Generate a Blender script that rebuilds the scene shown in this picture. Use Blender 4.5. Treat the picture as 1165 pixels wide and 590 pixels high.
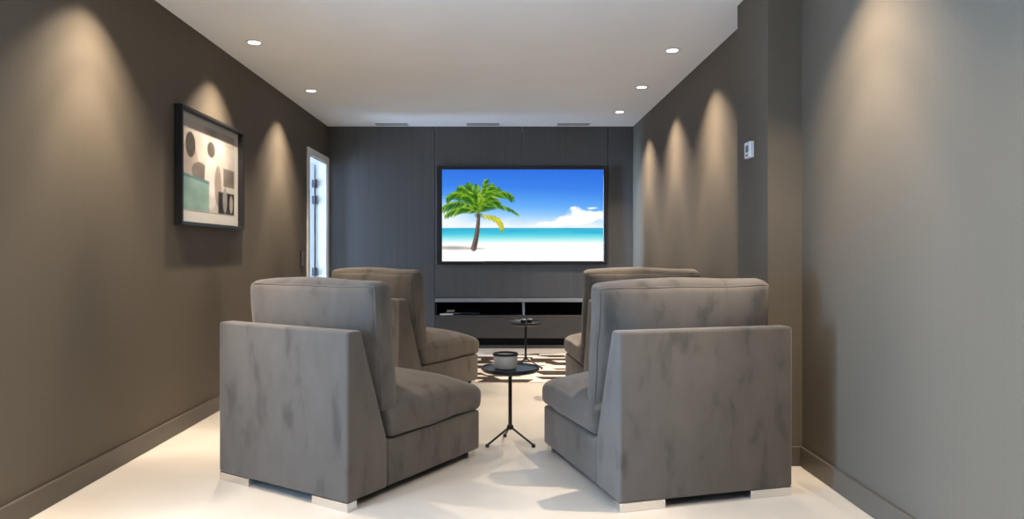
import bpy, bmesh, math, random
import numpy as np
from mathutils import Vector, Matrix, noise

C = bpy.context.scene.collection
for o in list(bpy.data.objects):
    bpy.data.objects.remove(o, do_unlink=True)
scn = bpy.context.scene
R = math.radians

# ------------------------------------------------------------------ camera
cd = bpy.data.cameras.new('camera')
cam = bpy.data.objects.new('camera', cd); C.objects.link(cam)
cd.sensor_fit = 'HORIZONTAL'; cd.sensor_width = 36.0
cd.lens = 36.0 * 815.0 / 1165.0
cd.shift_x = 14.5 / 1165.0
cd.shift_y = -9.0 / 1165.0
cd.clip_start = 0.02
cam.location = (0, 0, 1.09)
cam.rotation_euler = (R(90), 0, 0)
scn.camera = cam

# ------------------------------------------------------------------ view, world, daylight
vs = scn.view_settings
vs.view_transform = 'Standard'; vs.look = 'None'; vs.gamma = 1.0
vs.use_curve_mapping = False
vs.exposure = 0.10
w = bpy.data.worlds.new('world'); scn.world = w; w.use_nodes = True
bg = w.node_tree.nodes['Background']
bg.inputs[0].default_value = (0.62, 0.78, 1.0, 1); bg.inputs[1].default_value = 1.0

SPOT_W = 105.0
SPOT_COL = (1.0, 0.845, 0.675)
SPOT_ANGLE = 98.0
SPOT_BLEND = 0.4
PROF = ((0.0, 0.19), (0.33, 0.21), (0.617, 0.44), (0.83, 0.82), (0.926, 0.80), (0.975, 0.36), (1.0, 0.27))   # third of the strength against (cos - 0.65) / 0.35
WINDOW_FILL_W = 88.0       # added fill lamp in the window plane, for the left chair's back
DAY_W = 620.0          # daylight through the big glazed opening beside the camera
HALL_W = 155.0         # daylight in the hall beyond the white door
DAY_COL = (0.47, 0.68, 1.0)

def area_light(name, loc, rot, sx, sy, watts, col):
    l = bpy.data.lights.new(name, 'AREA'); l.shape = 'RECTANGLE'
    l.size = sx; l.size_y = sy; l.energy = watts; l.color = col
    o = bpy.data.objects.new(name, l); C.objects.link(o)
    o.location = loc; o.rotation_euler = rot
    return o
# area lights point along local -Z; rotate to face +x
area_light('daylight_terrace', (-4.5, 1.6, 0.65), (0, R(-90), 0), 1.3, 1.1, DAY_W, DAY_COL)
area_light('window_fill', (-2.16, 1.4, 0.95), (0, R(-90), 0), 1.6, 1.0, WINDOW_FILL_W, (0.38, 0.62, 1.0))  # extra fill added at the opening, brightens the near left chair
hb = area_light('hall_strip_fill', (-4.05, 7.06, 1.35), (0, R(-90), R(4.5)), 2.1, 0.28, 30.0, (0.42, 0.66, 1.0)); hb.data.spread = R(21)  # added narrow lamp, throws the cool strip on the far right wall
area_light('daylight_hall', (-4.0, 7.12, 1.25), (0, R(-90), 0), 2.2, 0.45, HALL_W, DAY_COL)

# ------------------------------------------------------------------ materials
def mat(name, col, rough=0.5, metal=0.0, spec=0.5, **kw):
    m = bpy.data.materials.new(name); m.use_nodes = True
    b = m.node_tree.nodes['Principled BSDF']
    b.inputs['Base Color'].default_value = (*col, 1)
    b.inputs['Roughness'].default_value = rough
    b.inputs['Metallic'].default_value = metal
    b.inputs['Specular IOR Level'].default_value = spec
    for k, v in kw.items():
        b.inputs[k.replace('_', ' ')].default_value = v
    return m

def nodes(m):
    nt = m.node_tree
    return nt, nt.nodes, nt.links, nt.nodes['Principled BSDF']

def noise_mat(name, c1, c2, scale=(1, 1, 1), nscale=4.0, detail=4.0, rough=0.6, spec=0.3,
              lo=0.35, hi=0.65, bump=0.0, coord='Object', **kw):
    m = mat(name, c1, rough, 0, spec, **kw)
    nt, N, L, b = nodes(m)
    tc = N.new('ShaderNodeTexCoord'); mp = N.new('ShaderNodeMapping')
    mp.inputs['Scale'].default_value = scale
    nz = N.new('ShaderNodeTexNoise'); nz.inputs['Scale'].default_value = nscale
    nz.inputs['Detail'].default_value = detail
    rp = N.new('ShaderNodeValToRGB')
    rp.color_ramp.elements[0].position = lo; rp.color_ramp.elements[0].color = (*c1, 1)
    rp.color_ramp.elements[1].position = hi; rp.color_ramp.elements[1].color = (*c2, 1)
    L.new(tc.outputs[coord], mp.inputs['Vector']); L.new(mp.outputs[0], nz.inputs['Vector'])
    L.new(nz.outputs['Fac'], rp.inputs[0]); L.new(rp.outputs[0], b.inputs['Base Color'])
    if bump:
        bp = N.new('ShaderNodeBump'); bp.inputs['Strength'].default_value = bump
        bp.inputs['Distance'].default_value = 0.002
        L.new(nz.outputs['Fac'], bp.inputs['Height']); L.new(bp.outputs[0], b.inputs['Normal'])
    return m

M = {}
# taupe wall covering with fine vertical threads
M['wall'] = noise_mat('taupe_wall_covering', (0.101, 0.082, 0.0585), (0.106, 0.086, 0.062), (70, 70, 0.6), 1.0, 3.0, 0.62, 0.35, 0.3, 0.7, 0.02)
M['skirt'] = mat('taupe_skirting', (0.090, 0.074, 0.056), 0.4, 0, 0.4)
M['panel'] = noise_mat('slate_wood_panel', (0.074, 0.073, 0.073), (0.092, 0.090, 0.089), (40, 40, 0.7), 1.0, 4.0, 0.42, 0.5, 0.3, 0.7, 0.03)
M['cab'] = noise_mat('dark_grey_veneer', (0.056, 0.051, 0.046), (0.066, 0.060, 0.055), (3, 60, 60), 1.0, 4.0, 0.42, 0.4, 0.3, 0.7)
M['ledge'] = mat('grey_lacquer_edge', (0.23, 0.23, 0.24), 0.4, 0, 0.5)
M['black_in'] = mat('black_niche_lining', (0.008, 0.008, 0.009), 0.7, 0, 0.2)
M['ceil'] = noise_mat('white_ceiling_paint', (0.88, 0.89, 0.90), (0.90, 0.91, 0.92), (1, 1, 1), 2.0, 2.0, 0.85, 0.2)
M['white'] = mat('white_lacquer', (0.80, 0.80, 0.79), 0.35, 0, 0.5)
M['leaf'] = mat('dimmed_white_lacquer', (0.42, 0.42, 0.42), 0.45, 0, 0.4)  # white of the door leaf, darkened to offset the strong hall light
M['hall'] = mat('white_hall_paint', (0.82, 0.82, 0.82), 0.8, 0, 0.2)
M['plastic'] = mat('white_plastic', (0.72, 0.72, 0.70), 0.4, 0, 0.5)
M['grey_plastic'] = mat('grey_plastic', (0.16, 0.16, 0.16), 0.35, 0, 0.5)
M['black'] = mat('black_lacquer', (0.013, 0.012, 0.012), 0.35, 0, 0.5)
M['black_metal'] = mat('black_powder_coated_metal', (0.020, 0.018, 0.018), 0.38, 0.3, 0.5)
M['black_gloss'] = mat('black_satin_top', (0.016, 0.017, 0.024), 0.34, 0, 0.3)
M['chrome'] = mat('brushed_steel', (0.78, 0.77, 0.75), 0.22, 1.0)
M['hinge'] = mat('dark_steel', (0.10, 0.10, 0.105), 0.4, 0.6)
M['steel'] = mat('satin_steel', (0.45, 0.45, 0.46), 0.3, 1.0)
M['dark_foil'] = mat('black_underside_cloth', (0.012, 0.012, 0.013), 0.9, 0, 0.1)
M['vent'] = mat('grey_vent_metal', (0.42, 0.42, 0.42), 0.5, 0, 0.4)
M['matboard'] = mat('cream_mat_board', (0.56, 0.545, 0.51), 0.8, 0, 0.2)
M['wax'] = mat('cream_wax', (0.66, 0.60, 0.50), 0.5, 0, 0.3)
M['rug_dark'] = noise_mat('dark_brown_hide', (0.030, 0.020, 0.016), (0.060, 0.042, 0.034), (1, 1, 1), 30.0, 3.0, 0.9, 0.15)
M['rug_light'] = noise_mat('cream_hide', (0.60, 0.54, 0.47), (0.72, 0.66, 0.58), (1, 1, 1), 22.0, 3.0, 0.9, 0.15)

# large-format cream tile
def floor_mat():
    m = noise_mat('cream_porcelain_tile', (0.515, 0.46, 0.385), (0.595, 0.535, 0.455), (1, 1, 1), 1.6, 5.0, 0.36, 0.4, 0.3, 0.7)
    nt, N, L, b = nodes(m)
    src = b.inputs['Base Color'].links[0].from_socket
    br = N.new('ShaderNodeTexBrick'); tc = N.new('ShaderNodeTexCoord'); mp = N.new('ShaderNodeMapping')
    mp.inputs['Location'].default_value = (0.3, 0.42, 0)
    br.offset = 0.0; br.inputs['Scale'].default_value = 1.0
    br.inputs['Brick Width'].default_value = 1.2; br.inputs['Row Height'].default_value = 1.2
    br.inputs['Mortar Size'].default_value = 0.0015; br.inputs['Mortar Smooth'].default_value = 0.2
    mx = N.new('ShaderNodeMixRGB'); mx.inputs[2].default_value = (0.55, 0.49, 0.42, 1)
    L.new(tc.outputs['Object'], mp.inputs[0]); L.new(mp.outputs[0], br.inputs['Vector'])
    L.new(br.outputs['Fac'], mx.inputs[0]); L.new(src, mx.inputs[1]); L.new(mx.outputs[0], b.inputs['Base Color'])
    return m
M['floor'] = floor_mat()

# velvet with brushed nap marks
def velvet_mat():
    m = mat('taupe_velvet', (0.15, 0.13, 0.115), 0.85, 0, 0.15)
    nt, N, L, b = nodes(m)
    b.inputs['Sheen Weight'].default_value = 0.30
    b.inputs['Sheen Roughness'].default_value = 0.45
    b.inputs['Sheen Tint'].default_value = (1.0, 0.94, 0.87, 1)
    tc = N.new('ShaderNodeTexCoord'); oi = N.new('ShaderNodeObjectInfo')
    ad = N.new('ShaderNodeVectorMath'); ad.operation = 'ADD'
    ml = N.new('ShaderNodeMath'); ml.operation = 'MULTIPLY'; ml.inputs[1].default_value = 37.0
    L.new(oi.outputs['Random'], ml.inputs[0])
    L.new(tc.outputs['Object'], ad.inputs[0]); L.new(ml.outputs[0], ad.inputs[1])
    mp = N.new('ShaderNodeMapping'); mp.inputs['Scale'].default_value = (1, 1, 0.42)
    L.new(ad.outputs[0], mp.inputs[0])
    n1 = N.new('ShaderNodeTexNoise'); n1.inputs['Scale'].default_value = 11.0; n1.inputs['Detail'].default_value = 3.0
    n1.inputs['Distortion'].default_value = 0.35
    L.new(mp.outputs[0], n1.inputs['Vector'])
    r1 = N.new('ShaderNodeValToRGB')
    r1.color_ramp.elements[0].position = 0.30; r1.color_ramp.elements[0].color = (0.074, 0.064, 0.055, 1)
    r1.color_ramp.elements[1].position = 0.44; r1.color_ramp.elements[1].color = (0.112, 0.095, 0.078, 1)
    e = r1.color_ramp.elements.new(0.75); e.color = (0.128, 0.109, 0.092, 1)
    L.new(n1.outputs['Fac'], r1.inputs[0])
    L.new(r1.outputs[0], b.inputs['Base Color'])
    n2 = N.new('ShaderNodeTexNoise'); n2.inputs['Scale'].default_value = 420.0
    bp = N.new('ShaderNodeBump'); bp.inputs['Strength'].default_value = 0.12; bp.inputs['Distance'].default_value = 0.001
    L.new(tc.outputs['Object'], n2.inputs['Vector'])
    L.new(n2.outputs['Fac'], bp.inputs['Height']); L.new(bp.outputs[0], b.inputs['Normal'])
    return m
M['velvet'] = velvet_mat()

def emit_mat(name, col, strength):
    m = bpy.data.materials.new(name); m.use_nodes = True
    nt = m.node_tree; nt.nodes.clear()
    out = nt.nodes.new('ShaderNodeOutputMaterial'); e = nt.nodes.new('ShaderNodeEmission')
    e.inputs[0].default_value = (*col, 1); e.inputs[1].default_value = strength
    nt.links.new(e.outputs[0], out.inputs[0])
    return m
M['lens'] = emit_mat('lit_downlight_lens', (1.0, 0.93, 0.82), 9.0)

def screen_mat():
    m = emit_mat('lit_screen', (1, 1, 1), 1.0)
    nt = m.node_tree
    a = nt.nodes.new('ShaderNodeVertexColor'); a.layer_name = 'picture'
    e = [n for n in nt.nodes if n.type == 'EMISSION'][0]
    nt.links.new(a.outputs[0], e.inputs[0])
    return m
M['screen'] = screen_mat()

def print_mat():
    m = mat('printed_paper', (1, 1, 1), 0.6, 0, 0.3)
    nt, N, L, b = nodes(m)
    a = N.new('ShaderNodeVertexColor'); a.layer_name = 'picture'
    L.new(a.outputs[0], b.inputs['Base Color'])
    return m
M['print'] = print_mat()

def glass_mat(name, tint, gloss, rough=0.02):
    m = bpy.data.materials.new(name); m.use_nodes = True
    nt = m.node_tree; nt.nodes.clear(); N = nt.nodes; L = nt.links
    out = N.new('ShaderNodeOutputMaterial'); t = N.new('ShaderNodeBsdfTransparent'); t.inputs[0].default_value = (*tint, 1)
    g = N.new('ShaderNodeBsdfGlossy'); g.inputs['Roughness'].default_value = rough
    lw = N.new('ShaderNodeLayerWeight'); lw.inputs[0].default_value = 0.5
    fr = N.new('ShaderNodeMath'); fr.operation = 'POWER'; fr.inputs[1].default_value = 5.0
    L.new(lw.outputs['Facing'], fr.inputs[0])
    ml = N.new('ShaderNodeMath'); ml.operation = 'MULTIPLY_ADD'; ml.inputs[1].default_value = 0.9 * gloss; ml.inputs[2].default_value = 0.03 * gloss
    mx = N.new('ShaderNodeMixShader')
    L.new(fr.outputs[0], ml.inputs[0]); L.new(ml.outputs[0], mx.inputs[0]); L.new(t.outputs[0], mx.inputs[1]); L.new(g.outputs[0], mx.inputs[2])
    L.new(mx.outputs[0], out.inputs[0])
    return m
M['pane'] = glass_mat('clear_pane', (0.97, 0.98, 0.98), 1.0)
M['art_glass'] = glass_mat('non_reflective_glazing', (0.98, 0.98, 0.98), 0.12)
def frosted_mat():
    m = mat('frosted_grey_glass', (0.62, 0.59, 0.55), 0.3, 0, 0.5)
    b = m.node_tree.nodes['Principled BSDF']
    b.inputs['Transmission Weight'].default_value = 0.35
    return m
M['frost'] = frosted_mat()

# ------------------------------------------------------------------ mesh helpers
def obj(name, bm, m, parent=None, smooth=None, loc=None):
    me = bpy.data.meshes.new(name)
    bmesh.ops.recalc_face_normals(bm, faces=bm.faces)
    bm.to_mesh(me); bm.free()
    ms = m if isinstance(m, (list, tuple)) else [m]
    for x in ms: me.materials.append(x)
    if smooth is not None:
        me.polygons.foreach_set('use_smooth', [True] * len(me.polygons))
        me.set_sharp_from_angle(angle=R(smooth))
    o = bpy.data.objects.new(name, me); C.objects.link(o)
    if parent: o.parent = parent
    if loc: o.location = loc
    return o

def box(bm, x0, x1, y0, y1, z0, z1, bev=0.0, seg=2):
    t = bmesh.new()
    v = [t.verts.new((x, y, z)) for x in (x0, x1) for y in (y0, y1) for z in (z0, z1)]
    for f in ((0, 1, 3, 2), (4, 6, 7, 5), (0, 4, 5, 1), (2, 3, 7, 6), (0, 2, 6, 4), (1, 5, 7, 3)):
        t.faces.new([v[i] for i in f])
    if bev:
        bmesh.ops.bevel(t, geom=list(t.edges), offset=bev, segments=seg, affect='EDGES', profile=0.5)
    me = bpy.data.meshes.new('t'); t.to_mesh(me); t.free(); bm.from_mesh(me); bpy.data.meshes.remove(me)
    return bm

def bx(*a, **k):
    return box(bmesh.new(), *a, **k)

def prism(profile, x0, x1, bev=0.0, seg=2):
    """profile: list of (y,z), extruded along x"""
    bm = bmesh.new()
    a = [bm.verts.new((x0, y, z)) for y, z in profile]
    b = [bm.verts.new((x1, y, z)) for y, z in profile]
    bm.faces.new(a); bm.faces.new(b[::-1])
    n = len(profile)
    for i in range(n):
        bm.faces.new((a[i], b[i], b[(i + 1) % n], a[(i + 1) % n]))
    bmesh.ops.recalc_face_normals(bm, faces=bm.faces)
    if bev:
        bmesh.ops.bevel(bm, geom=list(bm.edges), offset=bev, segments=seg, affect='EDGES', profile=0.5)
    return bm

def lathe(bm, prof, n=48, c=(0, 0, 0), closed_ends=True):
    rings = []
    for r, z in prof:
        if r < 1e-6:
            rings.append([bm.verts.new((c[0], c[1], c[2] + z))])
        else:
            rings.append([bm.verts.new((c[0] + r * math.cos(2 * math.pi * i / n), c[1] + r * math.sin(2 * math.pi * i / n), c[2] + z)) for i in range(n)])
    for a, b in zip(rings, rings[1:]):
        for i in range(n):
            j = (i + 1) % n
            if len(a) == 1 and len(b) == 1: continue
            if len(a) == 1: bm.faces.new((a[0], b[j], b[i]))
            elif len(b) == 1: bm.faces.new((a[i], a[j], b[0]))
            else: bm.faces.new((a[i], a[j], b[j], b[i]))
    return bm

def tube(bm, pts, r, n=10, closed=False, r_end=None):
    pts = [Vector(p) for p in pts]
    k = len(pts); rings = []
    for i, p in enumerate(pts):
        if closed: t = (pts[(i + 1) % k] - pts[i - 1])
        else: t = pts[min(i + 1, k - 1)] - pts[max(i - 1, 0)]
        t.normalize()
        up = Vector((0, 0, 1)) if abs(t.z) < 0.95 else Vector((0, 1, 0))
        a = t.cross(up).normalized(); b = t.cross(a).normalized()
        rr = r if r_end is None else r + (r_end - r) * i / (k - 1)
        rings.append([bm.verts.new(p + rr * (math.cos(2 * math.pi * q / n) * a + math.sin(2 * math.pi * q / n) * b)) for q in range(n)])
    rng = range(k if closed else k - 1)
    for i in rng:
        A, B = rings[i], rings[(i + 1) % k]
        for q in range(n):
            bm.faces.new((A[q], A[(q + 1) % n], B[(q + 1) % n], B[q]))
    if not closed:
        bm.faces.new(rings[0][::-1]); bm.faces.new(rings[-1])
    return bm

def thing(name, label, cat, loc=(0, 0, 0), rotz=0.0, group=None):
    o = bpy.data.objects.new(name, None); C.objects.link(o)
    o.empty_display_size = 0.1
    o.location = loc; o.rotation_euler = (0, 0, rotz)
    o['label'] = label; o['category'] = cat
    if group: o['group'] = group
    return o

def tag(o, label, cat, group=None):
    o['label'] = label; o['category'] = cat
    if group: o['group'] = group
    return o

def struct(name, bm, m, label=None, cat=None, parent=None, smooth=None):
    o = obj(name, bm, m, parent, smooth)
    if not parent: o['kind'] = 'structure'
    if label: o['label'] = label
    if cat: o['category'] = cat
    return o

def dup(root, loc, rotz, label, name=None):
    r = root.copy(); C.objects.link(r); r.location = loc; r.rotation_euler = (0, 0, rotz); r['label'] = label
    for ch in list(root.children):
        c = ch.copy(); C.objects.link(c); c.parent = r
        for g in list(ch.children):
            d = g.copy(); C.objects.link(d); d.parent = c
    return r

# ------------------------------------------------------------------ room shell
XL = -1.934            # left wall face
XR = 1.508             # right wall face beyond the pillar
XN = 1.545             # right wall face near the camera
XP = 1.37              # pillar's room-side face
PY0, PY1 = 3.655, 4.12 # pillar depth
YB = 8.08              # face of the panelled end wall
YF = -2.2              # wall behind the camera
H = 2.5
DY0, DY1, DH = 7.27, 7.985, 2.06   # white door opening
WY0, WY1, WZ0, WZ1 = 0.3, 2.36, 0.06, 2.2   # glazed opening beside the camera
T = 0.10

struct('floor', bx(-4.3, 1.9, YF - 0.1, 8.6, -0.1, 0.0), M['floor'], 'cream large format tile floor', 'floor')
struct('ceiling', bx(-4.3, 1.9, YF - 0.1, 8.6, H, H + 0.1), M['ceil'], 'plain white ceiling with recessed downlights', 'ceiling')
b = bmesh.new()
box(b, XL - T, XL, YF, WY0, 0, H)
box(b, XL - T, XL, WY0, WY1, 0, WZ0); box(b, XL - T, XL, WY0, WY1, WZ1, H)
box(b, XL - T, XL, WY1, DY0 - 0.015, 0, H); box(b, XL - T, XL, DY0 - 0.015, DY1 + 0.015, DH + 0.015, H); box(b, XL - T, XL, DY1 + 0.015, 8.5, 0, H)
struct('wall_left', b, M['wall'], 'taupe left wall with downlight scallops', 'wall')
b = bmesh.new(); box(b, XN, XN + T, YF, PY0 + 0.01, 0, H)
struct('wall_right', b, M['wall'], 'taupe right wall nearest the camera', 'wall')
b = bmesh.new(); box(b, XP, XN + T, PY0, PY1, 0, H)
struct('wall_pillar', b, M['wall'], 'taupe boxed pillar projecting from the right wall', 'wall')
b = bmesh.new(); box(b, XR, XR + T, PY1 - 0.01, 8.5, 0, H)
struct('wall_right_far', b, M['wall'], 'taupe right wall beyond the pillar', 'wall')
struct('wall_back', bx(XL - T, XR + T, 8.5, 8.6, 0, H), M['panel'], 'wall behind the television panelling', 'wall')
struct('wall_front', bx(XL - T, XN + T, YF - 0.1, YF, 0, H), M['wall'], 'taupe wall behind the camera', 'wall')
# hall beyond the door
b = bmesh.new(); box(b, -4.2, XL - T, 8.1, 8.2, 0, H)
struct('wall_hall_back', b, M['hall'], 'white hall wall beyond the door', 'wall')
struct('wall_hall_left', bx(-4.2, -4.1, 5.4, 8.1, 0, H), M['hall'], 'white hall wall opposite the door', 'wall')
struct('wall_hall_front', bx(-4.2, XL - T, 5.3, 5.4, 0, H), M['hall'], 'white hall end wall', 'wall')

# panelled end wall : boards with fine joints
XA, XB, XC = -0.726, 0.258, 1.228
CZ = 0.572
g = 0.002
for i, (x0, x1, z0, lab) in enumerate(((XL, XA, 0.0, 'slate grey wall board left of the television'),
                                  (XA, XB, CZ, 'slate grey wall board behind the left half of the television'),
                                  (XB, XC, CZ, 'slate grey wall board behind the right half of the television'),
                                  (XC, XR, 0.0, 'slate grey wall board right of the television'))):
    struct('trim_%d' % (i + 1), bx(x0 + (g if i else 0), x1 - (g if i < 3 else 0), YB, YB + 0.025, z0, H, bev=0.002, seg=1), M['panel'], lab, 'wall panel')

# baseboards
def skirt(name, x0, x1, y0, y1):
    struct(name, bx(x0, x1, y0, y1, 0.0, 0.10, bev=0.003, seg=1), M['skirt'], None, 'baseboard')
b = bmesh.new(); box(b, XL, XL + 0.016, YF, WY0, 0, 0.1, 0.003, 1); box(b, XL, XL + 0.016, WY1 + 0.06, DY0 - 0.09, 0, 0.1, 0.003, 1)
struct('baseboard_left', b, M['skirt'], 'taupe baseboard along the left wall', 'baseboard')
skirt('baseboard_right', XN - 0.016, XN, YF, PY0)
b = bmesh.new(); box(b, XP - 0.016, XN - 0.016, PY0 - 0.016, PY0, 0, 0.1, 0.003, 1); box(b, XP - 0.016, XP, PY0, PY1 + 0.016, 0, 0.1, 0.003, 1)
struct('baseboard_pillar', b, M['skirt'], 'taupe baseboard around the pillar', 'baseboard')
skirt('baseboard_right_far', XR - 0.016, XR, PY1, YB)

# white door, opened into the hall
d = struct('door_1', (lambda b: (
    box(b, XL - T - 0.012, XL + 0.004, DY0 - 0.02, DY0, 0, DH + 0.02), box(b, XL - T - 0.012, XL + 0.004, DY1, DY1 + 0.02, 0, DH + 0.02),
    box(b, XL - T - 0.012, XL + 0.004, DY0, DY1, DH, DH + 0.02),
    box(b, XL, XL + 0.018, DY0 - 0.085, DY0 - 0.012, 0, DH + 0.085, 0.003, 1), box(b, XL, XL + 0.018, DY1 + 0.012, YB, 0, DH + 0.085, 0.003, 1),
    box(b, XL, XL + 0.018, DY0 - 0.012, DY1 + 0.012, DH + 0.012, DH + 0.085, 0.003, 1),
    b)[-1])(bmesh.new()), M['white'], 'white doorway with open door on the left wall', 'door')
leaf = obj('door_leaf', bx(XL - T - 0.02 - 0.69, XL - T - 0.022, DY1 - 0.02, DY1 + 0.018, 0.008, DH - 0.004, 0.002, 1), M['leaf'], d)
leaf['label'] = 'white door leaf swung open into the hall'
for z in (0.82, 1.62, 1.80):
    b = bmesh.new(); tube(b, [(XL - T - 0.018, DY1 - 0.026, z), (XL - T - 0.018, DY1 - 0.026, z + 0.09)], 0.008, 12)
    box(b, XL - T - 0.05, XL - T + 0.012, DY1 - 0.022, DY1 - 0.0195, z, z + 0.09)
    obj('hinge', b, M['hinge'], d)
b = bmesh.new(); tube(b, [(XL - T - 0.63, DY1 - 0.02, 1.0), (XL - T - 0.63, DY1 - 0.07, 1.0), (XL - T - 0.51, DY1 - 0.07, 1.0)], 0.009, 10)
obj('handle', b, M['steel'], leaf)

# glazed opening beside the camera
wn = struct('window_1', (lambda b: (
    box(b, XL - 0.08, XL + 0.01, WY0, WY0 + 0.05, WZ0, WZ1), box(b, XL - 0.08, XL + 0.01, WY1 - 0.05, WY1, WZ0, WZ1),
    box(b, XL - 0.08, XL + 0.01, WY0, WY1, WZ0, WZ0 + 0.05), box(b, XL - 0.08, XL + 0.01, WY0, WY1, WZ1 - 0.05, WZ1), b)[-1])(bmesh.new()),
    M['white'], 'tall glazed opening in the left wall', 'window')
obj('pane', bx(XL - 0.046, XL - 0.04, WY0 + 0.05, WY1 - 0.05, WZ0 + 0.05, WZ1 - 0.05), M['pane'], wn)

# ------------------------------------------------------------------ armless velvet chairs
def nodes1d(h, r, n):
    e = [-h, -h + r * 0.25, -h + r * 0.6, -h + r]
    mid = list(np.linspace(-h + r, h - r, n + 2)[1:-1])
    return e + mid + [-x for x in e[::-1]]

def cushion(hx, hy, hz, r, n=(12, 6, 8), bulge=(0, 0, 0, 0, 0, 0), pinch=0.0, seed=0, wr=0.004):
    """rounded box with pillow bulges on (-x,+x,-y,+y,-z,+z); returns bmesh and the map"""
    ax, ay, az = nodes1d(hx, r, n[0]), nodes1d(hy, r, n[1]), nodes1d(hz, r, n[2])
    H3 = Vector((hx, hy, hz))
    def mp(p, noise_on=True):
        inner = Vector([max(-h + r, min(h - r, c)) for h, c in zip(H3, p)])
        dd = p - inner
        if dd.length > 1e-9:
            # keep faces flat, round the edges
            nz = sum(1 for c in dd if abs(c) > 1e-9)
            q = inner + dd.normalized() * r if nz > 1 else p.copy()
        else: q = p.copy()
        u, v, t = p.x / hx, p.y / hy, p.z / hz
        s = lambda a: max(0.0, 1 - abs(a) ** 2.4)
        if u < 0: q.x -= bulge[0] * s(v) * s(t) * (-u)
        else: q.x += bulge[1] * s(v) * s(t) * u
        if v < 0: q.y -= bulge[2] * s(u) * s(t) * (-v)
        else: q.y += bulge[3] * s(u) * s(t) * v
        if t < 0: q.z -= bulge[4] * s(u) * s(v) * (-t)
        else: q.z += bulge[5] * s(u) * s(v) * t
        # edge sag between corners
        if pinch:
            q.z -= pinch * s(u) * max(0, t) * 0.5 * abs(v) ** 3
        if noise_on:
            f = noise.noise_vector(Vector((p.x * 5 + seed, p.y * 5, p.z * 5)))
            q += f * wr
        return q
    bm = bmesh.new()
    def face(A, B, fn):
        g = [[bm.verts.new(mp(fn(a, b))) for b in B] for a in A]
        for i in range(len(A) - 1):
            for j in range(len(B) - 1):
                bm.faces.new((g[i][j], g[i + 1][j], g[i + 1][j + 1], g[i][j + 1]))
    for s in (-1, 1):
        face(ay, az, lambda a, b: Vector((s * hx, a, b)))
        face(ax, az, lambda a, b: Vector((a, s * hy, b)))
        face(ax, ay, lambda a, b: Vector((a, b, s * hz)))
    bmesh.ops.remove_doubles(bm, verts=bm.verts, dist=0.0004)
    return bm, mp

def seam_loop(mp, plane, val, ha, hb, off=0.0, n=22):
    """points round the rim of one cushion face"""
    pts = []
    k = 0.985
    per = [(-1, -1), (1, -1), (1, 1), (-1, 1)]
    for (a0, b0), (a1, b1) in zip(per, per[1:] + per[:1]):
        for i in range(n):
            t = i / n
            a, b_ = (a0 + (a1 - a0) * t) * ha, (b0 + (b1 - b0) * t) * hb
            p = Vector((a, val, b_)) if plane == 'y' else Vector((a, b_, val))
            pts.append(mp(p))
    # drop near-coincident corner points
    out = [pts[0]]
    for p in pts[1:]:
        if (p - out[-1]).length > 0.006: out.append(p)
    return out

def shift(bm, v, rotx=0.0):
    if rotx: bmesh.ops.rotate(bm, verts=bm.verts, cent=(0, 0, 0), matrix=Matrix.Rotation(rotx, 3, 'X'))
    bmesh.ops.translate(bm, verts=bm.verts, vec=v)
    return bm

CW, CD = 0.84, 1.0
def make_chair(label):
    t = thing('velvet_chair', label, 'chair', group='armless velvet chairs')
    hw = CW / 2
    z0 = 0.037
    # back: upright rear, sloping front
    bm = prism([(-0.5, z0), (-0.5, 0.755), (-0.415, 0.755), (-0.243, 0.245), (-0.243, z0)], -hw, hw, 0.014, 3)
    obj('back_panel', bm, M['velvet'], t, 40)
    bm = bx(-hw + 0.003, hw - 0.003, -0.241, 0.5, z0, 0.245, 0.014, 3)
    obj('seat_base', bm, M['velvet'], t, 40)
    bm = bx(-hw + 0.03, hw - 0.03, -0.47, 0.47, z0 - 0.006, z0 + 0.004)
    obj('underside', bm, M['dark_foil'], t)
    # seat cushion
    hx, hy, hz = hw + 0.012, 0.378, 0.078
    bm, mp = cushion(hx, hy, hz, 0.045, (14, 12, 3), (0.0, 0.0, 0, 0.012, 0, 0.072), 0, 3.1, 0.006)
    for v in bm.verts:      # front edge rolls down
        if v.co.y > 0.16 and v.co.z > -0.02:
            k = (v.co.y - 0.16) / 0.24
            v.co.z -= 0.045 * k * k
    # rear follows the sloping back
    for v in bm.verts:
        if v.co.y < 0: v.co.y -= 0.0 + 0.035 * max(0, -v.co.y / hy) * (v.co.z / hz if v.co.z > 0 else 0)
    shift(bm, (0, 0.147, 0.325))
    sc = obj('seat_cushion', bm, M['velvet'], t, 60)
    # back cushion
    bx_, by_, bz_ = hw - 0.002, 0.062, 0.285
    bm, mp = cushion(bx_, by_, bz_, 0.035, (14, 3, 10), (0.004, 0.004, 0.055, 0.075, 0, 0.02), 0, 7.7, 0.009)
    loc = Vector((0, -0.248, 0.663)); rx = R(5.5)
    bc = obj('back_cushion', shift(bm, loc, rx), M['velvet'], t, 60)
    for s in (-1, 1):
        pts = seam_loop(mp, 'y', s * by_, bx_, bz_)
        rot = Matrix.Rotation(rx, 3, 'X')
        tb = bmesh.new(); tube(tb, [rot @ p + loc for p in pts], 0.0045, 8, closed=True)
        obj('piping', tb, M['velvet'], bc, 60)
    # steel plate feet at the four corners
    for sx in (-1, 1):
        for (ya, yb) in ((-0.498, -0.438), (0.42, 0.48)):
            xa, xb = sorted((sx * (hw - 0.003), sx * (hw - 0.213)))
            if ya > 0: xa, xb = sorted((sx * (hw - 0.02), sx * (hw - 0.09)))
            obj('leg', bx(xa, xb, ya, yb, 0.0, z0 + 0.001, 0.002, 1), M['chrome'], t)
    return t

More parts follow.
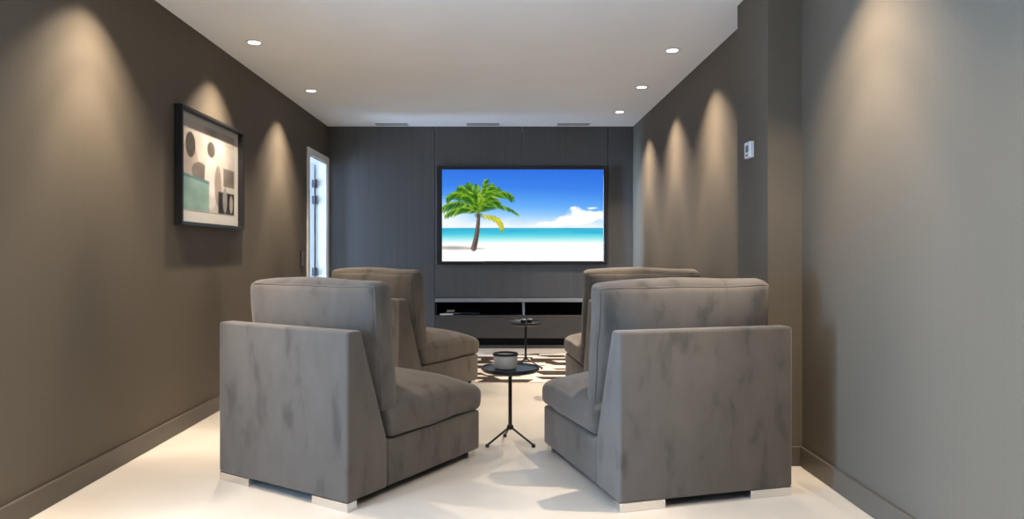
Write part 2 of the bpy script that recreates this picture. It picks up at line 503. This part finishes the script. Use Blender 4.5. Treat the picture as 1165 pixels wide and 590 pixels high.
ch = make_chair('taupe velvet armless chair nearest on the left, bluish back panel towards the left wall')
ch.location = (-0.723, 3.632, 0); ch.rotation_euler = (0, 0, R(-32.1))
ch2 = dup(ch, (0.778, 3.579, 0), R(15.1), 'taupe velvet armless chair nearest on the right, back panel square to us by the pillar')
ch3 = dup(ch, (-0.79, 5.677, 0.0033), R(-32.1), 'brown velvet armless chair behind the left front one, close to the white door')
ch4 = dup(ch, (1.007, 5.489, 0.0033), R(5.0), 'brown velvet armless chair farther back on the right, only its cushion top and seat showing')

for c_ in (ch3, ch4): c_.rotation_euler.x = R(0.38)      # front feet stand on the rug
def settle(chair, lean, turn, dz=0.0, yaw=0.0, dy=0.0):
    # each loose back cushion sits a little differently
    for k in chair.children:
        if k.name.startswith('back_cushion'):
            p = Vector((0, -0.30, 0.40))
            k.matrix_local = Matrix.Translation(p + Vector((0, dy, dz))) @ Matrix.Rotation(R(yaw), 4, 'Z') @ Matrix.Rotation(R(lean), 4, 'X') @ Matrix.Rotation(R(turn), 4, 'Y') @ Matrix.Translation(-p)
settle(ch2, 4.0, -0.6, 0.0, -5.5, 0.035); settle(ch3, 1.0, 0.5); settle(ch4, 3.0, 0.4, 0.004, -3.0, 0.03)

# ------------------------------------------------------------------ television
TX0, TX1, TZ0, TZ1 = -0.704, 1.210, 0.945, 2.052
SX0, SX1, SZ0, SZ1 = -0.643, 1.170, 0.981, 2.012
def fbm(xx, yy, seed, octv=4):
    return noise.fractal(Vector((xx, yy, seed)), 1.0, 2.0, octv)

def picture_beach(nx, nz):
    """colour of a generic palm beach picture, sRGB 0..1, rows bottom to top"""
    W_, H_ = nx, nz
    u, v = np.meshgrid(np.linspace(0, 1, nx), np.linspace(1, 0, nz))   # v: 0 top .. 1 bottom ; row 0 = bottom
    img = np.zeros((nz, nx, 3))
    def lerp(stops, x):
        xs = [s[0] for s in stops]
        return np.stack([np.interp(x, xs, [s[1][k] for s in stops]) for k in range(3)], -1)
    sky = lerp([(0, (50, 112, 222)), (0.2, (62, 130, 232)), (0.4, (104, 172, 244)), (0.52, (160, 207, 248)), (0.62, (214, 230, 250))], v + 0.10 * (u - 0.5) * -0.6)
    cl = np.array([[fbm(a * 5, b * 7, 1.3, 5) for a, b in zip(ru, rv)] for ru, rv in zip(u, v)])
    cl2 = np.array([[fbm(a * 22, b * 18, 5.3, 3) for a, b in zip(ru, rv)] for ru, rv in zip(u, v)])
    # low haze and a cumulus bank at right
    hz = np.clip((v - 0.5) / 0.13, 0, 1) * np.clip(0.75 + cl * 0.9, 0, 1) * 0.75
    hz = np.maximum(hz, np.exp(-(u / 0.16) ** 2) * np.clip((v - 0.28) / 0.2, 0, 1) * 0.85)
    def blob(cx, cy, rx, ry): return np.clip(1.25 - np.sqrt(((u - cx) / rx) ** 2 + ((v - cy) / ry) ** 2) + cl * 0.9 + cl2 * 0.5, 0, 1)
    c = np.zeros_like(u)
    for bb in ((0.85, 0.46, 0.055, 0.065), (0.90, 0.50, 0.09, 0.055), (0.97, 0.49, 0.06, 0.04), (0.82, 0.55, 0.10, 0.04), (0.72, 0.585, 0.12, 0.025), (0.93, 0.42, 0.05, 0.02)):
        c = np.maximum(c, blob(*bb))
    hz = np.maximum(hz, np.clip(c * 2.2, 0, 1))
    white = np.array((248, 250, 255.0))
    sky = sky * (1 - hz[..., None]) + white * hz[..., None]
    sea = lerp([(0.63, (58, 168, 205)), (0.65, (60, 182, 212)), (0.69, (70, 190, 218)), (0.73, (120, 218, 228)), (0.77, (190, 240, 240)), (0.80, (240, 250, 248))], v)
    st = np.array([[fbm(a * 3.5, b * 45, 9.1, 4) for a, b in zip(ru, rv)] for ru, rv in zip(u, v)])
    sea = sea - np.clip(st, 0, 1)[..., None] * np.array((45, 38, 10)) * np.clip((0.75 - v) / 0.1, 0, 1)[..., None]
    sand = lerp([(0.78, (243, 246, 246)), (0.84, (253, 250, 246)), (1.0, (255, 254, 252))], v)
    img = np.where((v < 0.635)[..., None], sky, np.where((v < 0.795)[..., None], sea, sand))
    asp = (SX1 - SX0) / (SZ1 - SZ0)
    def paint(mask, col):
        m = np.clip(mask, 0, 1)[..., None]
        img[:] = img * (1 - m) + np.array(col, float) * m
    # shade of the palm on the sand
    sh = np.clip(1.3 - np.sqrt(((u - 0.07) / 0.12) ** 2 + ((v - 0.855 - 0.02 * (u - 0.1)) / 0.022) ** 2), 0, 1)
    paint(sh * 0.8, (150, 145, 142))
    paint(np.clip(1.2 - np.sqrt(((u - 0.20) / 0.075) ** 2 + ((v - 0.862) / 0.012) ** 2), 0, 1) * 0.7, (160, 150, 142))
    # trunk
    for i in range(60):
        t = i / 59
        cx = 0.226 - 0.004 * t - 0.026 * t * t; cy = 0.50 + 0.36 * t
        rr = 0.009 + 0.008 * t
        dd = np.sqrt(((u - cx)) ** 2 + ((v - cy) / asp) ** 2)
        lite = np.clip(0.5 - (u - cx) / (2 * rr), 0, 1)
        col = (96, 82, 74) if i % 3 else (74, 62, 56)
        paint(np.clip((rr - dd) / 0.003 + 0.5, 0, 1), col)
        paint(np.clip((rr * 0.5 - np.abs(u - cx + rr * 0.4)) / 0.004, 0, 1) * (dd < rr) * 0.6, (150, 134, 120))
    rng = random.Random(4)
    cx0, cy0 = 0.226, 0.475
    def seg(x0, y0, x1, y1, wd, col, al=1.0):
        ys0, ys1 = y0 / asp, y1 / asp
        vv = v / asp
        dx, dy = x1 - x0, ys1 - ys0
        L2 = dx * dx + dy * dy + 1e-9
        t = np.clip(((u - x0) * dx + (vv - ys0) * dy) / L2, 0, 1)
        dd = np.sqrt((u - x0 - t * dx) ** 2 + (vv - ys0 - t * dy) ** 2)
        paint(np.clip((wd * (1 - 0.75 * t) - dd) / 0.0025 + 0.5, 0, 1) * al, col)
    greens_d = [(38, 82, 20), (52, 104, 24), (64, 120, 28)]
    greens_l = [(112, 164, 30), (140, 186, 42), (96, 150, 28), (168, 202, 66)]
    # fronds: (tip x, tip y, arch, length of leaflets, yellow)
    fr = [(0.10, 0.20, 0.09, 0.085, 0), (0.17, 0.15, 0.05, 0.08, 0), (0.27, 0.115, 0.03, 0.075, 0), (0.345, 0.20, 0.05, 0.075, 0),
          (0.44, 0.30, 0.12, 0.075, 0), (0.03, 0.31, 0.12, 0.085, 0), (-0.02, 0.45, 0.10, 0.075, 0), (0.02, 0.50, 0.07, 0.06, 0),
          (0.475, 0.495, 0.09, 0.035, 0), (0.37, 0.66, 0.14, 0.05, 1), (0.31, 0.16, 0.04, 0.07, 0), (0.12, 0.30, 0.08, 0.07, 0),
          (0.22, 0.17, 0.0, 0.07, 0), (0.30, 0.30, 0.04, 0.07, 0), (0.36, 0.36, 0.06, 0.05, 0)]
    for (tx, ty, arch, ll, yel) in fr:
        n = 30
        pts = []
        for i in range(n):
            t = i / (n - 1)
            if yel:   # hangs: out to the right, then straight down
                px = cx0 + (tx - cx0) * math.sin(t * math.pi / 2) ** 0.8; py = cy0 + 0.03 + (ty - cy0 - 0.03) * (1 - math.cos(t * math.pi / 2)) ** 1.3
            else:
                px = cx0 + (tx - cx0) * t; py = cy0 + (ty - cy0) * t - arch * 4 * t * (1 - t)
            pts.append((px, py))
        for i in range(2, n):
            t = i / (n - 1)
            dx, dy = pts[i][0] - pts[i - 1][0], (pts[i][1] - pts[i - 1][1]) / asp
            ln = math.hypot(dx, dy) + 1e-6
            dx, dy = dx / ln, dy / ln
            size = ll * (0.35 + 0.75 * math.sin(math.pi * min(1, t * 0.85 + 0.12))) * rng.uniform(0.7, 1.1) * (0.7 if yel else 0.82)
            for s in (-1, 1):
                nxv, nyv = -dy * s, dx * s
                if nyv < 0 and not yel: sz = size * 0.55       # upper leaflets are short
                else: sz = size
                ex = pts[i][0] + (dx * 0.8 + nxv * 0.55) * sz
                ey = pts[i][1] + ((dy * 0.8 + nyv * 0.55) * sz + sz * 0.35) * asp
                pal = greens_l if (nyv < 0) == (rng.random() < 0.8) else greens_d
                col = rng.choice(pal)
                if yel: col = rng.choice([(205, 190, 40), (226, 214, 70), (130, 160, 40), (190, 190, 60)])
                seg(pts[i][0], pts[i][1], ex, ey, 0.0042, col, 0.92)
        for i in range(1, n, 1):
            seg(pts[i - 1][0], pts[i - 1][1], pts[i][0], pts[i][1], 0.0022, (126, 158, 56) if not yel else (230, 215, 90), 0.7)
    paint(np.clip(1.3 - np.sqrt(((u - cx0) / 0.024) ** 2 + ((v - 0.495) / 0.035) ** 2), 0, 1) * 0.75, (84, 70, 44))
    return np.clip(img / 255.0, 0, 1)

def s2l(c):
    return np.where(c <= 0.04045, c / 12.92, ((c + 0.055) / 1.055) ** 2.4)

def picture_mesh(name, img, P, U, V, m, parent):
    """grid carrying a colour attribute; P corner, U and V edge vectors"""
    nz, nx = img.shape[:2]
    P, U, V = np.array(P, float), np.array(U, float), np.array(V, float)
    a, b_ = np.meshgrid(np.linspace(0, 1, nx), np.linspace(0, 1, nz))
    co = P + a[..., None] * U + b_[..., None] * V
    idx = np.arange(nx * nz).reshape(nz, nx)
    f = np.stack([idx[:-1, :-1], idx[:-1, 1:], idx[1:, 1:], idx[1:, :-1]], -1).reshape(-1, 4)
    me = bpy.data.meshes.new(name)
    me.from_pydata(co.reshape(-1, 3).tolist(), [], f.tolist())
    at = me.color_attributes.new('picture', 'FLOAT_COLOR', 'POINT')
    rgba = np.ones((nx * nz, 4), np.float32); rgba[:, :3] = s2l(img.reshape(-1, 3))
    at.data.foreach_set('color', rgba.ravel())
    me.materials.append(m)
    o = bpy.data.objects.new(name, me); C.objects.link(o); o.parent = parent
    return o

tv = thing('television', 'large black framed television on the end wall showing a palm beach', 'television', (0.253, YB - 0.001, TZ0))
def rel(bm, root):
    bmesh.ops.translate(bm, verts=bm.verts, vec=-Vector(root.location)); return bm
b = bmesh.new()
FY = YB - 0.035
box(b, TX0, SX0 - 0.001, FY, YB - 0.001, TZ0, TZ1, 0.003, 1); box(b, SX1 + 0.001, TX1, FY, YB - 0.001, TZ0, TZ1, 0.003, 1)
box(b, SX0 - 0.002, SX1 + 0.002, FY, YB - 0.001, SZ1 + 0.001, TZ1, 0.003, 1); box(b, SX0 - 0.002, SX1 + 0.002, FY, YB - 0.001, TZ0, SZ0 - 0.001, 0.003, 1)
obj('bezel', rel(b, tv), M['black'], tv)
obj('housing', rel(bx(TX0 + 0.004, TX1 - 0.004, YB - 0.012, YB - 0.002, TZ0 + 0.004, TZ1 - 0.004), tv), M['black'], tv)
b = bmesh.new(); box(b, SX0 + 0.47, SX1 - 0.01, FY - 0.014, FY - 0.0005, TZ0 + 0.004, TZ0 + 0.038, 0.003, 1)
sb = obj('speaker_bar', rel(b, tv), M['black'], tv); sb['label'] = 'slim black speaker bar along the lower bezel'
picture_mesh('screen', picture_beach(300, 170), (SX0 - tv.location.x, -0.018, SZ0 - TZ0), (SX1 - SX0, 0, 0), (0, 0, SZ1 - SZ0), M['screen'], tv)

# ------------------------------------------------------------------ built-in media cabinet
cb = thing('media_cabinet', 'long built-in dark grey media cabinet under the television', 'cabinet', (0.25, YB, 0))
X0, X1, XD = XA + 0.004, XC - 0.004, 0.278
b = bmesh.new()
box(b, X0, X0 + 0.018, YB + 0.004, 8.49, 0.035, 0.53); box(b, X1 - 0.018, X1, YB + 0.004, 8.49, 0.035, 0.53)
box(b, X0, X1, 8.47, 8.49, 0.035, 0.53); box(b, X0 + 0.018, X1 - 0.018, YB + 0.004, 8.47, 0.352, 0.372)
box(b, X0 + 0.018, X1 - 0.018, YB + 0.004, 8.47, 0.115, 0.13)
obj('carcass', rel(b, cb), M['black_in'], cb)
o = obj('top_board', rel(bx(X0, X1, YB - 0.022, 8.49, 0.522, 0.566, 0.003, 1), cb), M['ledge'], cb); o['label'] = 'pale grey top board'
obj('divider', rel(bx(XD - 0.01, XD + 0.01, YB - 0.004, 8.47, 0.372, 0.522, 0.002, 1), cb), M['ledge'], cb)
for xa, xb in ((X0, XD - 0.002), (XD + 0.002, X1)):
    dr = obj('drawer', rel(bx(xa, xb, YB - 0.018, YB + 0.003, 0.115, 0.352, 0.002, 1), cb), M['cab'], cb)
    obj('edge_strip', rel(bx(xa, xb, YB - 0.0195, YB + 0.003, 0.353, 0.372, 0.002, 1), cb), M['ledge'] if False else M['cab'], dr)
obj('toe_recess', rel(bx(X0, X1, YB + 0.05, YB + 0.07, 0.03, 0.115), cb), M['black_in'], cb)
obj('plinth', rel(bx(X0, X1, YB - 0.012, YB + 0.07, 0.0, 0.032, 0.002, 1), cb), M['cab'], cb)

# little devices inside the niche
def device(name, label, cat, x, y, wx, wy, hz, m, foot=True, extra=None):
    t = thing(name, label, cat, (x, y, 0.372))
    obj('case', bx(-wx / 2, wx / 2, -wy / 2, wy / 2, 0.004, hz, 0.004, 2), m, t)
    for sx in (-1, 1):
        for sy in (-1, 1):
            obj('foot', lathe(bmesh.new(), [(0, 0), (0.008, 0), (0.008, 0.0045), (0, 0.0045)], 12, (sx * (wx / 2 - 0.015), sy * (wy / 2 - 0.015), 0)), M['black'], t)
    return t
t = device('media_player', 'flat dark media player at the left end of the cabinet niche', 'media player', -0.42, 8.24, 0.40, 0.22, 0.028, M['black_gloss'])
obj('front_strip', bx(-0.19, -0.02, -0.1125, -0.109, 0.012, 0.022), M['grey_plastic'], t)
t = thing('remote_control', 'pale remote control lying at the left of the cabinet niche', 'remote control', (-0.595, 8.105, 0.372), R(4))
obj('case', bx(-0.075, 0.075, -0.02, 0.02, 0, 0.018, 0.006, 2), M['plastic'], t)
b = bmesh.new()
for i in range(5):
    for j in (-1, 1):
        lathe(b, [(0, 0.0175), (0.0045, 0.0175), (0.0045, 0.0195), (0, 0.0195)], 10, (-0.05 + i * 0.022, j * 0.008, 0))
obj('buttons', b, M['grey_plastic'], t)
t = thing('network_box', 'small grey box on top of the dark media player', 'router', (-0.555, 8.2, 0.4))
obj('case', bx(-0.045, 0.045, -0.04, 0.04, 0, 0.028, 0.006, 2), M['grey_plastic'], t)
obj('front_panel', bx(-0.04, 0.04, -0.0415, -0.039, 0.006, 0.022), M['plastic'], t)

# ------------------------------------------------------------------ patterned rug
def make_rug():
    rng = random.Random(11)
    x0, x1, y0, y1 = -1.15, 1.15, 5.955, 7.62
    z = 0.006
    bm = bmesh.new()
    box(bm, x0, x1, y0, y1, 0.0005, z - 0.0006, 0.001, 1)
    for f in bm.faces: f.material_index = 1
    y = y0
    while y < y1 - 0.01:
        hy = min(rng.choice((0.05, 0.08, 0.10, 0.13)), y1 - y)
        x = x0; k = rng.random() < 0.5
        sl = rng.choice((-1, 0, 0, 1)) * 0.06
        while x < x1 - 0.005:
            wx = min(rng.uniform(0.14, 0.5), x1 - x)
            if x1 - (x + wx) < 0.06: wx = x1 - x
            def sx(px, t):   # slanted joints inside the rug
                return px + (sl * t if x0 + 0.08 < px < x1 - 0.08 else 0)
            v = [bm.verts.new((sx(x, 0), y, z)), bm.verts.new((sx(x + wx, 0), y, z)), bm.verts.new((sx(x + wx, 1), y + hy, z)), bm.verts.new((sx(x, 1), y + hy, z))]
            f = bm.faces.new(v); f.material_index = 0 if k else 1
            k = not k
            x += wx
        y += hy
    o = obj('patterned_rug', bm, [M['rug_dark'], M['rug_light']])
    tag(o, 'dark brown and cream patchwork rug on the floor between the far chairs', 'rug')
make_rug()

# ------------------------------------------------------------------ round side tables
def make_table(label):
    t = thing('side_table', label, 'side table', group='round black tripod side tables')
    b = bmesh.new()
    lathe(b, [(0, 0.398), (0.05, 0.398), (0.12, 0.403), (0.155, 0.412), (0.165, 0.424), (0.167, 0.434), (0.164, 0.437), (0.160, 0.434), (0.156, 0.4285), (0, 0.4285)], 72)
    obj('table_top', b, M['black_gloss'], t, 30)
    b = bmesh.new(); tube(b, [(0, 0, 0.095), (0, 0, 0.4)], 0.0105, 16); lathe(b, [(0, 0.385), (0.03, 0.387), (0.045, 0.3985), (0, 0.3985)], 24)
    obj('pole', b, M['black_metal'], t, 40)
    b = bmesh.new(); lathe(b, [(0, 0.078), (0.012, 0.080), (0.019, 0.088), (0.019, 0.100), (0.013, 0.108), (0, 0.109)], 24)
    obj('hub', b, M['black_metal'], t, 40)
    for a in (-31, 211, 101):
        ca, sa = math.cos(R(a)), math.sin(R(a))
        b = bmesh.new(); tube(b, [(0.010 * ca, 0.010 * sa, 0.092), (0.150 * ca, 0.150 * sa, 0.012)], 0.0062, 12)
        lg = obj('leg', b, M['black_metal'], t, 40)
        b = bmesh.new(); lathe(b, [(0, 0), (0.009, 0.0005), (0.0115, 0.006), (0.0105, 0.015), (0.006, 0.02), (0, 0.021)], 16, (0.150 * ca, 0.150 * sa, 0))
        obj('foot', b, M['black_metal'], lg, 40)
    return t
tb = make_table('round black tripod side table between the two nearest chairs')
tb.location = (0.062, 4.07, 0)
dup(tb, (0.245, 6.64, 0.006), R(20), 'round black tripod side table on the patchwork rug before the media cabinet')

# candle on the near table
t = thing('candle_jar', 'frosted grey glass candle jar with dark rim on the near side table', 'candle', (0.035, 4.05, 0.4286))
b = bmesh.new()
lathe(b, [(0, 0), (0.052, 0), (0.062, 0.006), (0.066, 0.020), (0.068, 0.078), (0.063, 0.078), (0.061, 0.022), (0.05, 0.010), (0, 0.010)], 48)
o = obj('jar', b, M['frost'], t, 40)
b = bmesh.new(); lathe(b, [(0.0685, 0.0765), (0.0705, 0.077), (0.0715, 0.083), (0.0705, 0.0895), (0.067, 0.090), (0.065, 0.088), (0.065, 0.079), (0.0685, 0.0785), (0.0685, 0.0765)], 48)
o = obj('rim', b, M['black_metal'], t, 40); o['label'] = 'dark metal rim'
b = bmesh.new(); lathe(b, [(0, 0.0105), (0.049, 0.0105), (0.0605, 0.024), (0.0605, 0.05), (0, 0.052)], 36)
o = obj('wax', b, M['wax'], t, 40)
b = bmesh.new(); tube(b, [(0, 0, 0.05), (0.001, 0, 0.064)], 0.0012, 6)
obj('wick', b, M['black'], o)

# two little lidded pots on the far table
for i, (x, y, lab) in enumerate(((0.222, 6.60, 'left one of two little dark lidded pots on the far side table'), (0.282, 6.63, 'right one of two little dark lidded pots on the far side table'))):
    t = thing('lidded_pot', lab, 'pot', (x, y, 0.4346), 0, 'little pots on the far side table')
    b = bmesh.new(); lathe(b, [(0, 0), (0.020, 0), (0.026, 0.008), (0.026, 0.024), (0, 0.024)], 28)
    obj('body', b, M['black'], t, 40)
    b = bmesh.new(); lathe(b, [(0, 0.0241), (0.027, 0.0241), (0.027, 0.030), (0.018, 0.036), (0.005, 0.038), (0, 0.042)], 28)
    obj('lid', b, M['steel'], t, 40)

# ------------------------------------------------------------------ framed photograph on the left wall
PYa, PYb, PZa, PZb, PT = 4.255, 5.30, 1.252, 1.970, 0.050
pf = thing('picture_frame', 'deep black box frame with a grey and teal print on the left wall', 'picture', (XL + 0.0005, (PYa + PYb) / 2, PZa))
def pbox(b, y0, y1, z0, z1, d0, d1, bev=0.0):
    box(b, d0, d1, y0 - (PYa + PYb) / 2, y1 - (PYa + PYb) / 2, z0 - PZa, z1 - PZa, bev, 1)
fw = 0.020
b = bmesh.new()
pbox(b, PYa, PYa + fw, PZa, PZb, 0, PT, 0.0015); pbox(b, PYb - fw, PYb, PZa, PZb, 0, PT, 0.0015)
pbox(b, PYa + fw, PYb - fw, PZa, PZa + fw, 0, PT, 0.0015); pbox(b, PYa + fw, PYb - fw, PZb - fw, PZb, 0, PT, 0.0015)
obj('frame', b, M['black'], pf)
b = bmesh.new(); pbox(b, PYa + fw, PYb - fw, PZa + fw, PZb - fw, 0.001, 0.008)
o = obj('mat_board', b, M['matboard'], pf); o['label'] = 'cream mat board'
def picture_print(nx, nz):
    """plain grey tonal composition with a teal corner"""
    u, v = np.meshgrid(np.linspace(0, 1, nx), np.linspace(1, 0, nz))
    img = np.ones((nz, nx, 3)) * np.array((205, 196, 186.0))
    nzv = np.array([[fbm(a * 4, b_ * 4, 4.4, 4) for a, b_ in zip(ru, rv)] for ru, rv in zip(u, v)])
    img += nzv[..., None] * 16
    def paint(mask, col, al=1.0):
        m = np.clip(mask, 0, 1)[..., None] * al
        img[:] = img * (1 - m) + (np.array(col, float) + nzv[..., None] * 22) * m
    def ell(cx, cy, rx, ry, soft=8): return (1 - np.sqrt(((u - cx) / rx) ** 2 + ((v - cy) / ry) ** 2)) * soft
    def rect(x0, x1, y0, y1, s=60): return np.minimum(np.minimum((u - x0) * s, (x1 - u) * s), np.minimum((v - y0) * s, (y1 - v) * s))
    paint(rect(0.40, 1.0, 0.0, 0.16), (176, 168, 158), 0.7)
    # rounded stones stacked on one another
    paint(ell(0.15, 0.52, 0.17, 0.30), (176, 164, 152))
    paint(ell(0.17, 0.27, 0.085, 0.15), (74, 68, 62))
    paint(ell(0.33, 0.55, 0.15, 0.12), (112, 102, 94))
    paint(ell(0.53, 0.62, 0.13, 0.36), (222, 214, 206))
    paint(ell(0.53, 0.25, 0.075, 0.10), (104, 96, 88))
    paint(ell(0.66, 0.66, 0.07, 0.26), (164, 152, 142))
    # pale block, dark corner
    paint(rect(0.76, 1.0, 0.42, 0.66), (128, 120, 112))
    paint(rect(0.66, 1.0, 0.72, 1.0), (58, 55, 54))
    paint(ell(0.80, 0.82, 0.05, 0.17), (168, 164, 160))
    paint(ell(0.93, 0.86, 0.04, 0.12), (178, 174, 170))
    # teal slab
    paint(np.minimum(rect(0.0, 0.50, 0.60, 1.0), (v - 0.60 - 0.09 * u) * 60), (142, 172, 163))
    paint(np.minimum(rect(0.0, 0.50, 0.59, 0.72), np.minimum((v - 0.585 - 0.08 * u) * 60, (0.635 + 0.08 * u - v) * 60)), (88, 124, 117))
    return np.clip(img * 0.87 / 255.0, 0, 1)
my = (PYa + PYb) / 2
ya, yb, za, zb = PYa + fw + 0.04, PYb - fw - 0.075, PZa + fw + 0.075, PZb - fw - 0.04
# seen from inside the room the near end of the frame is the print's left side
picture_mesh('print', picture_print(150, 104), (0.0088, ya - my, za - PZa), (0, yb - ya, 0), (0, 0, zb - za), M['print'], pf)
b = bmesh.new(); pbox(b, PYa + fw, PYb - fw, PZa + fw, PZb - fw, 0.0155, 0.0175)
obj('glazing', b, M['art_glass'], pf)

# ------------------------------------------------------------------ wall devices
t = thing('thermostat', 'square white room thermostat on the pillar', 'thermostat', (XP, 3.888, 1.64))
obj('case', bx(-0.026, -0.001, -0.043, 0.043, -0.044, 0.044, 0.004, 2), M['plastic'], t)
o = obj('display', bx(-0.0272, -0.0255, -0.022, 0.022, -0.012, 0.024), M['grey_plastic'], t); o['label'] = 'grey display window'
b = bmesh.new()
for i in (-1, 0, 1): box(b, -0.0285, -0.0255, i * 0.016 - 0.005, i * 0.016 + 0.005, -0.032, -0.024, 0.001, 1)
obj('buttons', b, M['grey_plastic'], t)
t = thing('light_switch', 'black two-gang switch plate on the left wall beside the white door', 'switch', (XL, 7.0, 1.02))
obj('plate', bx(0.0005, 0.010, -0.043, 0.043, -0.078, 0.078, 0.003, 2), M['black'], t)
for z in (-0.036, 0.036):
    obj('rocker', bx(0.0095, 0.0135, -0.028, 0.028, z - 0.03, z + 0.03, 0.002, 2), M['grey_plastic'], t)

# ------------------------------------------------------------------ ceiling vents
for x, lab in ((-1.19, 'slot ceiling vent nearest the white door'), (-0.18, 'slot ceiling vent, middle one of three above the television'), (0.82, 'slot ceiling vent on the right, above the screen\'s right end')):
    t = thing('ceiling_vent', lab, 'vent', (x, 7.93, H), 0, 'slot vents along the ceiling')
    b = bmesh.new()
    box(b, -0.18, 0.18, -0.06, -0.047, -0.008, -0.0005, 0.002, 1); box(b, -0.18, 0.18, 0.047, 0.06, -0.008, -0.0005, 0.002, 1)
    box(b, -0.18, -0.167, -0.047, 0.047, -0.008, -0.0005, 0.002, 1); box(b, 0.167, 0.18, -0.047, 0.047, -0.008, -0.0005, 0.002, 1)
    obj('frame', b, M['vent'], t)
    obj('backing', bx(-0.168, 0.168, -0.048, 0.048, -0.002, -0.0004), M['grey_plastic'], t)
    for k in range(4):
        y = -0.034 + k * 0.0227
        obj('slat', bx(-0.167, 0.167, y - 0.004, y + 0.004, -0.007, -0.002), M['vent'], t)

# ------------------------------------------------------------------ downlights
def make_downlight(label):
    t = thing('downlight', label, 'downlight', group='recessed ceiling downlights')
    b = bmesh.new(); lathe(b, [(0.039, -0.0005), (0.058, -0.0005), (0.058, -0.003), (0.055, -0.006), (0.045, -0.006), (0.039, -0.003), (0.039, -0.0005)], 40)
    obj('trim_ring', b, M['white'], t, 40)
    b = bmesh.new(); lathe(b, [(0, -0.0032), (0.040, -0.0032), (0.040, -0.001), (0, -0.001)], 40)
    o = obj('lens', b, M['lens'], t, 40); o['label'] = 'lit lens'
    l = bpy.data.lights.new('beam', 'SPOT'); l.energy = SPOT_W; l.color = SPOT_COL
    # luminous distribution of the reflector: strongest some way off the axis
    l.use_nodes = True
    nt = l.node_tree; em = nt.nodes['Emission']
    tc = nt.nodes.new('ShaderNodeTexCoord'); sx = nt.nodes.new('ShaderNodeSeparateXYZ')
    ab = nt.nodes.new('ShaderNodeMath'); ab.operation = 'ABSOLUTE'
    mr = nt.nodes.new('ShaderNodeMapRange'); mr.inputs['From Min'].default_value = 0.65; mr.inputs['From Max'].default_value = 1.0
    cr = nt.nodes.new('ShaderNodeValToRGB'); cr.color_ramp.interpolation = 'EASE'
    el = cr.color_ramp.elements
    el[0].position = 0.0; el[0].color = (PROF[0][1],) * 3 + (1,)
    el[1].position = 1.0; el[1].color = (PROF[-1][1],) * 3 + (1,)
    for p_, v_ in PROF[1:-1]:
        q = el.new(p_); q.color = (v_, v_, v_, 1)
    m2 = nt.nodes.new('ShaderNodeMath'); m2.operation = 'MULTIPLY'; m2.inputs[1].default_value = 3.0
    nt.links.new(tc.outputs['Normal'], sx.inputs[0]); nt.links.new(sx.outputs['Z'], ab.inputs[0]); nt.links.new(ab.outputs[0], mr.inputs['Value'])
    nt.links.new(mr.outputs[0], cr.inputs[0]); nt.links.new(cr.outputs[0], m2.inputs[0]); nt.links.new(m2.outputs[0], em.inputs['Strength'])
    l.spot_size = R(SPOT_ANGLE); l.spot_blend = SPOT_BLEND; l.shadow_soft_size = 0.022
    lo = bpy.data.objects.new('beam', l); C.objects.link(lo); lo.parent = t; lo.location = (0, 0, -0.012)
    return t
DL = [(-1.652, 4.83, 'downlight on the left nearer the camera, above the picture frame'),
      (-1.649, 6.28, 'downlight on the left farther back, before the white door'),
      (1.213, 5.02, 'nearest in view of the three downlights along the right wall'),
      (1.222, 6.14, 'middle one of the three downlights along the right wall'),
      (1.215, 7.23, 'downlight at the television end of the right wall'),
      (-1.65, 3.37, 'downlight above the left wall, just out of view overhead'),
      (1.235, 2.92, 'downlight above the near right wall, just out of view overhead'),
      (-1.65, 1.9, 'downlight on the left beside the camera, out of view'),
      (1.235, 1.5, 'downlight on the right beside the camera, out of view'),
      (1.235, 0.1, 'added unseen downlight on the right behind the camera')]  # last one added out of view for more bounce off the floor
first = None
for x, y, lab in DL:
    if first is None:
        first = make_downlight(lab); first.location = (x, y, H)
    else:
        dup(first, (x, y, H), 0, lab)
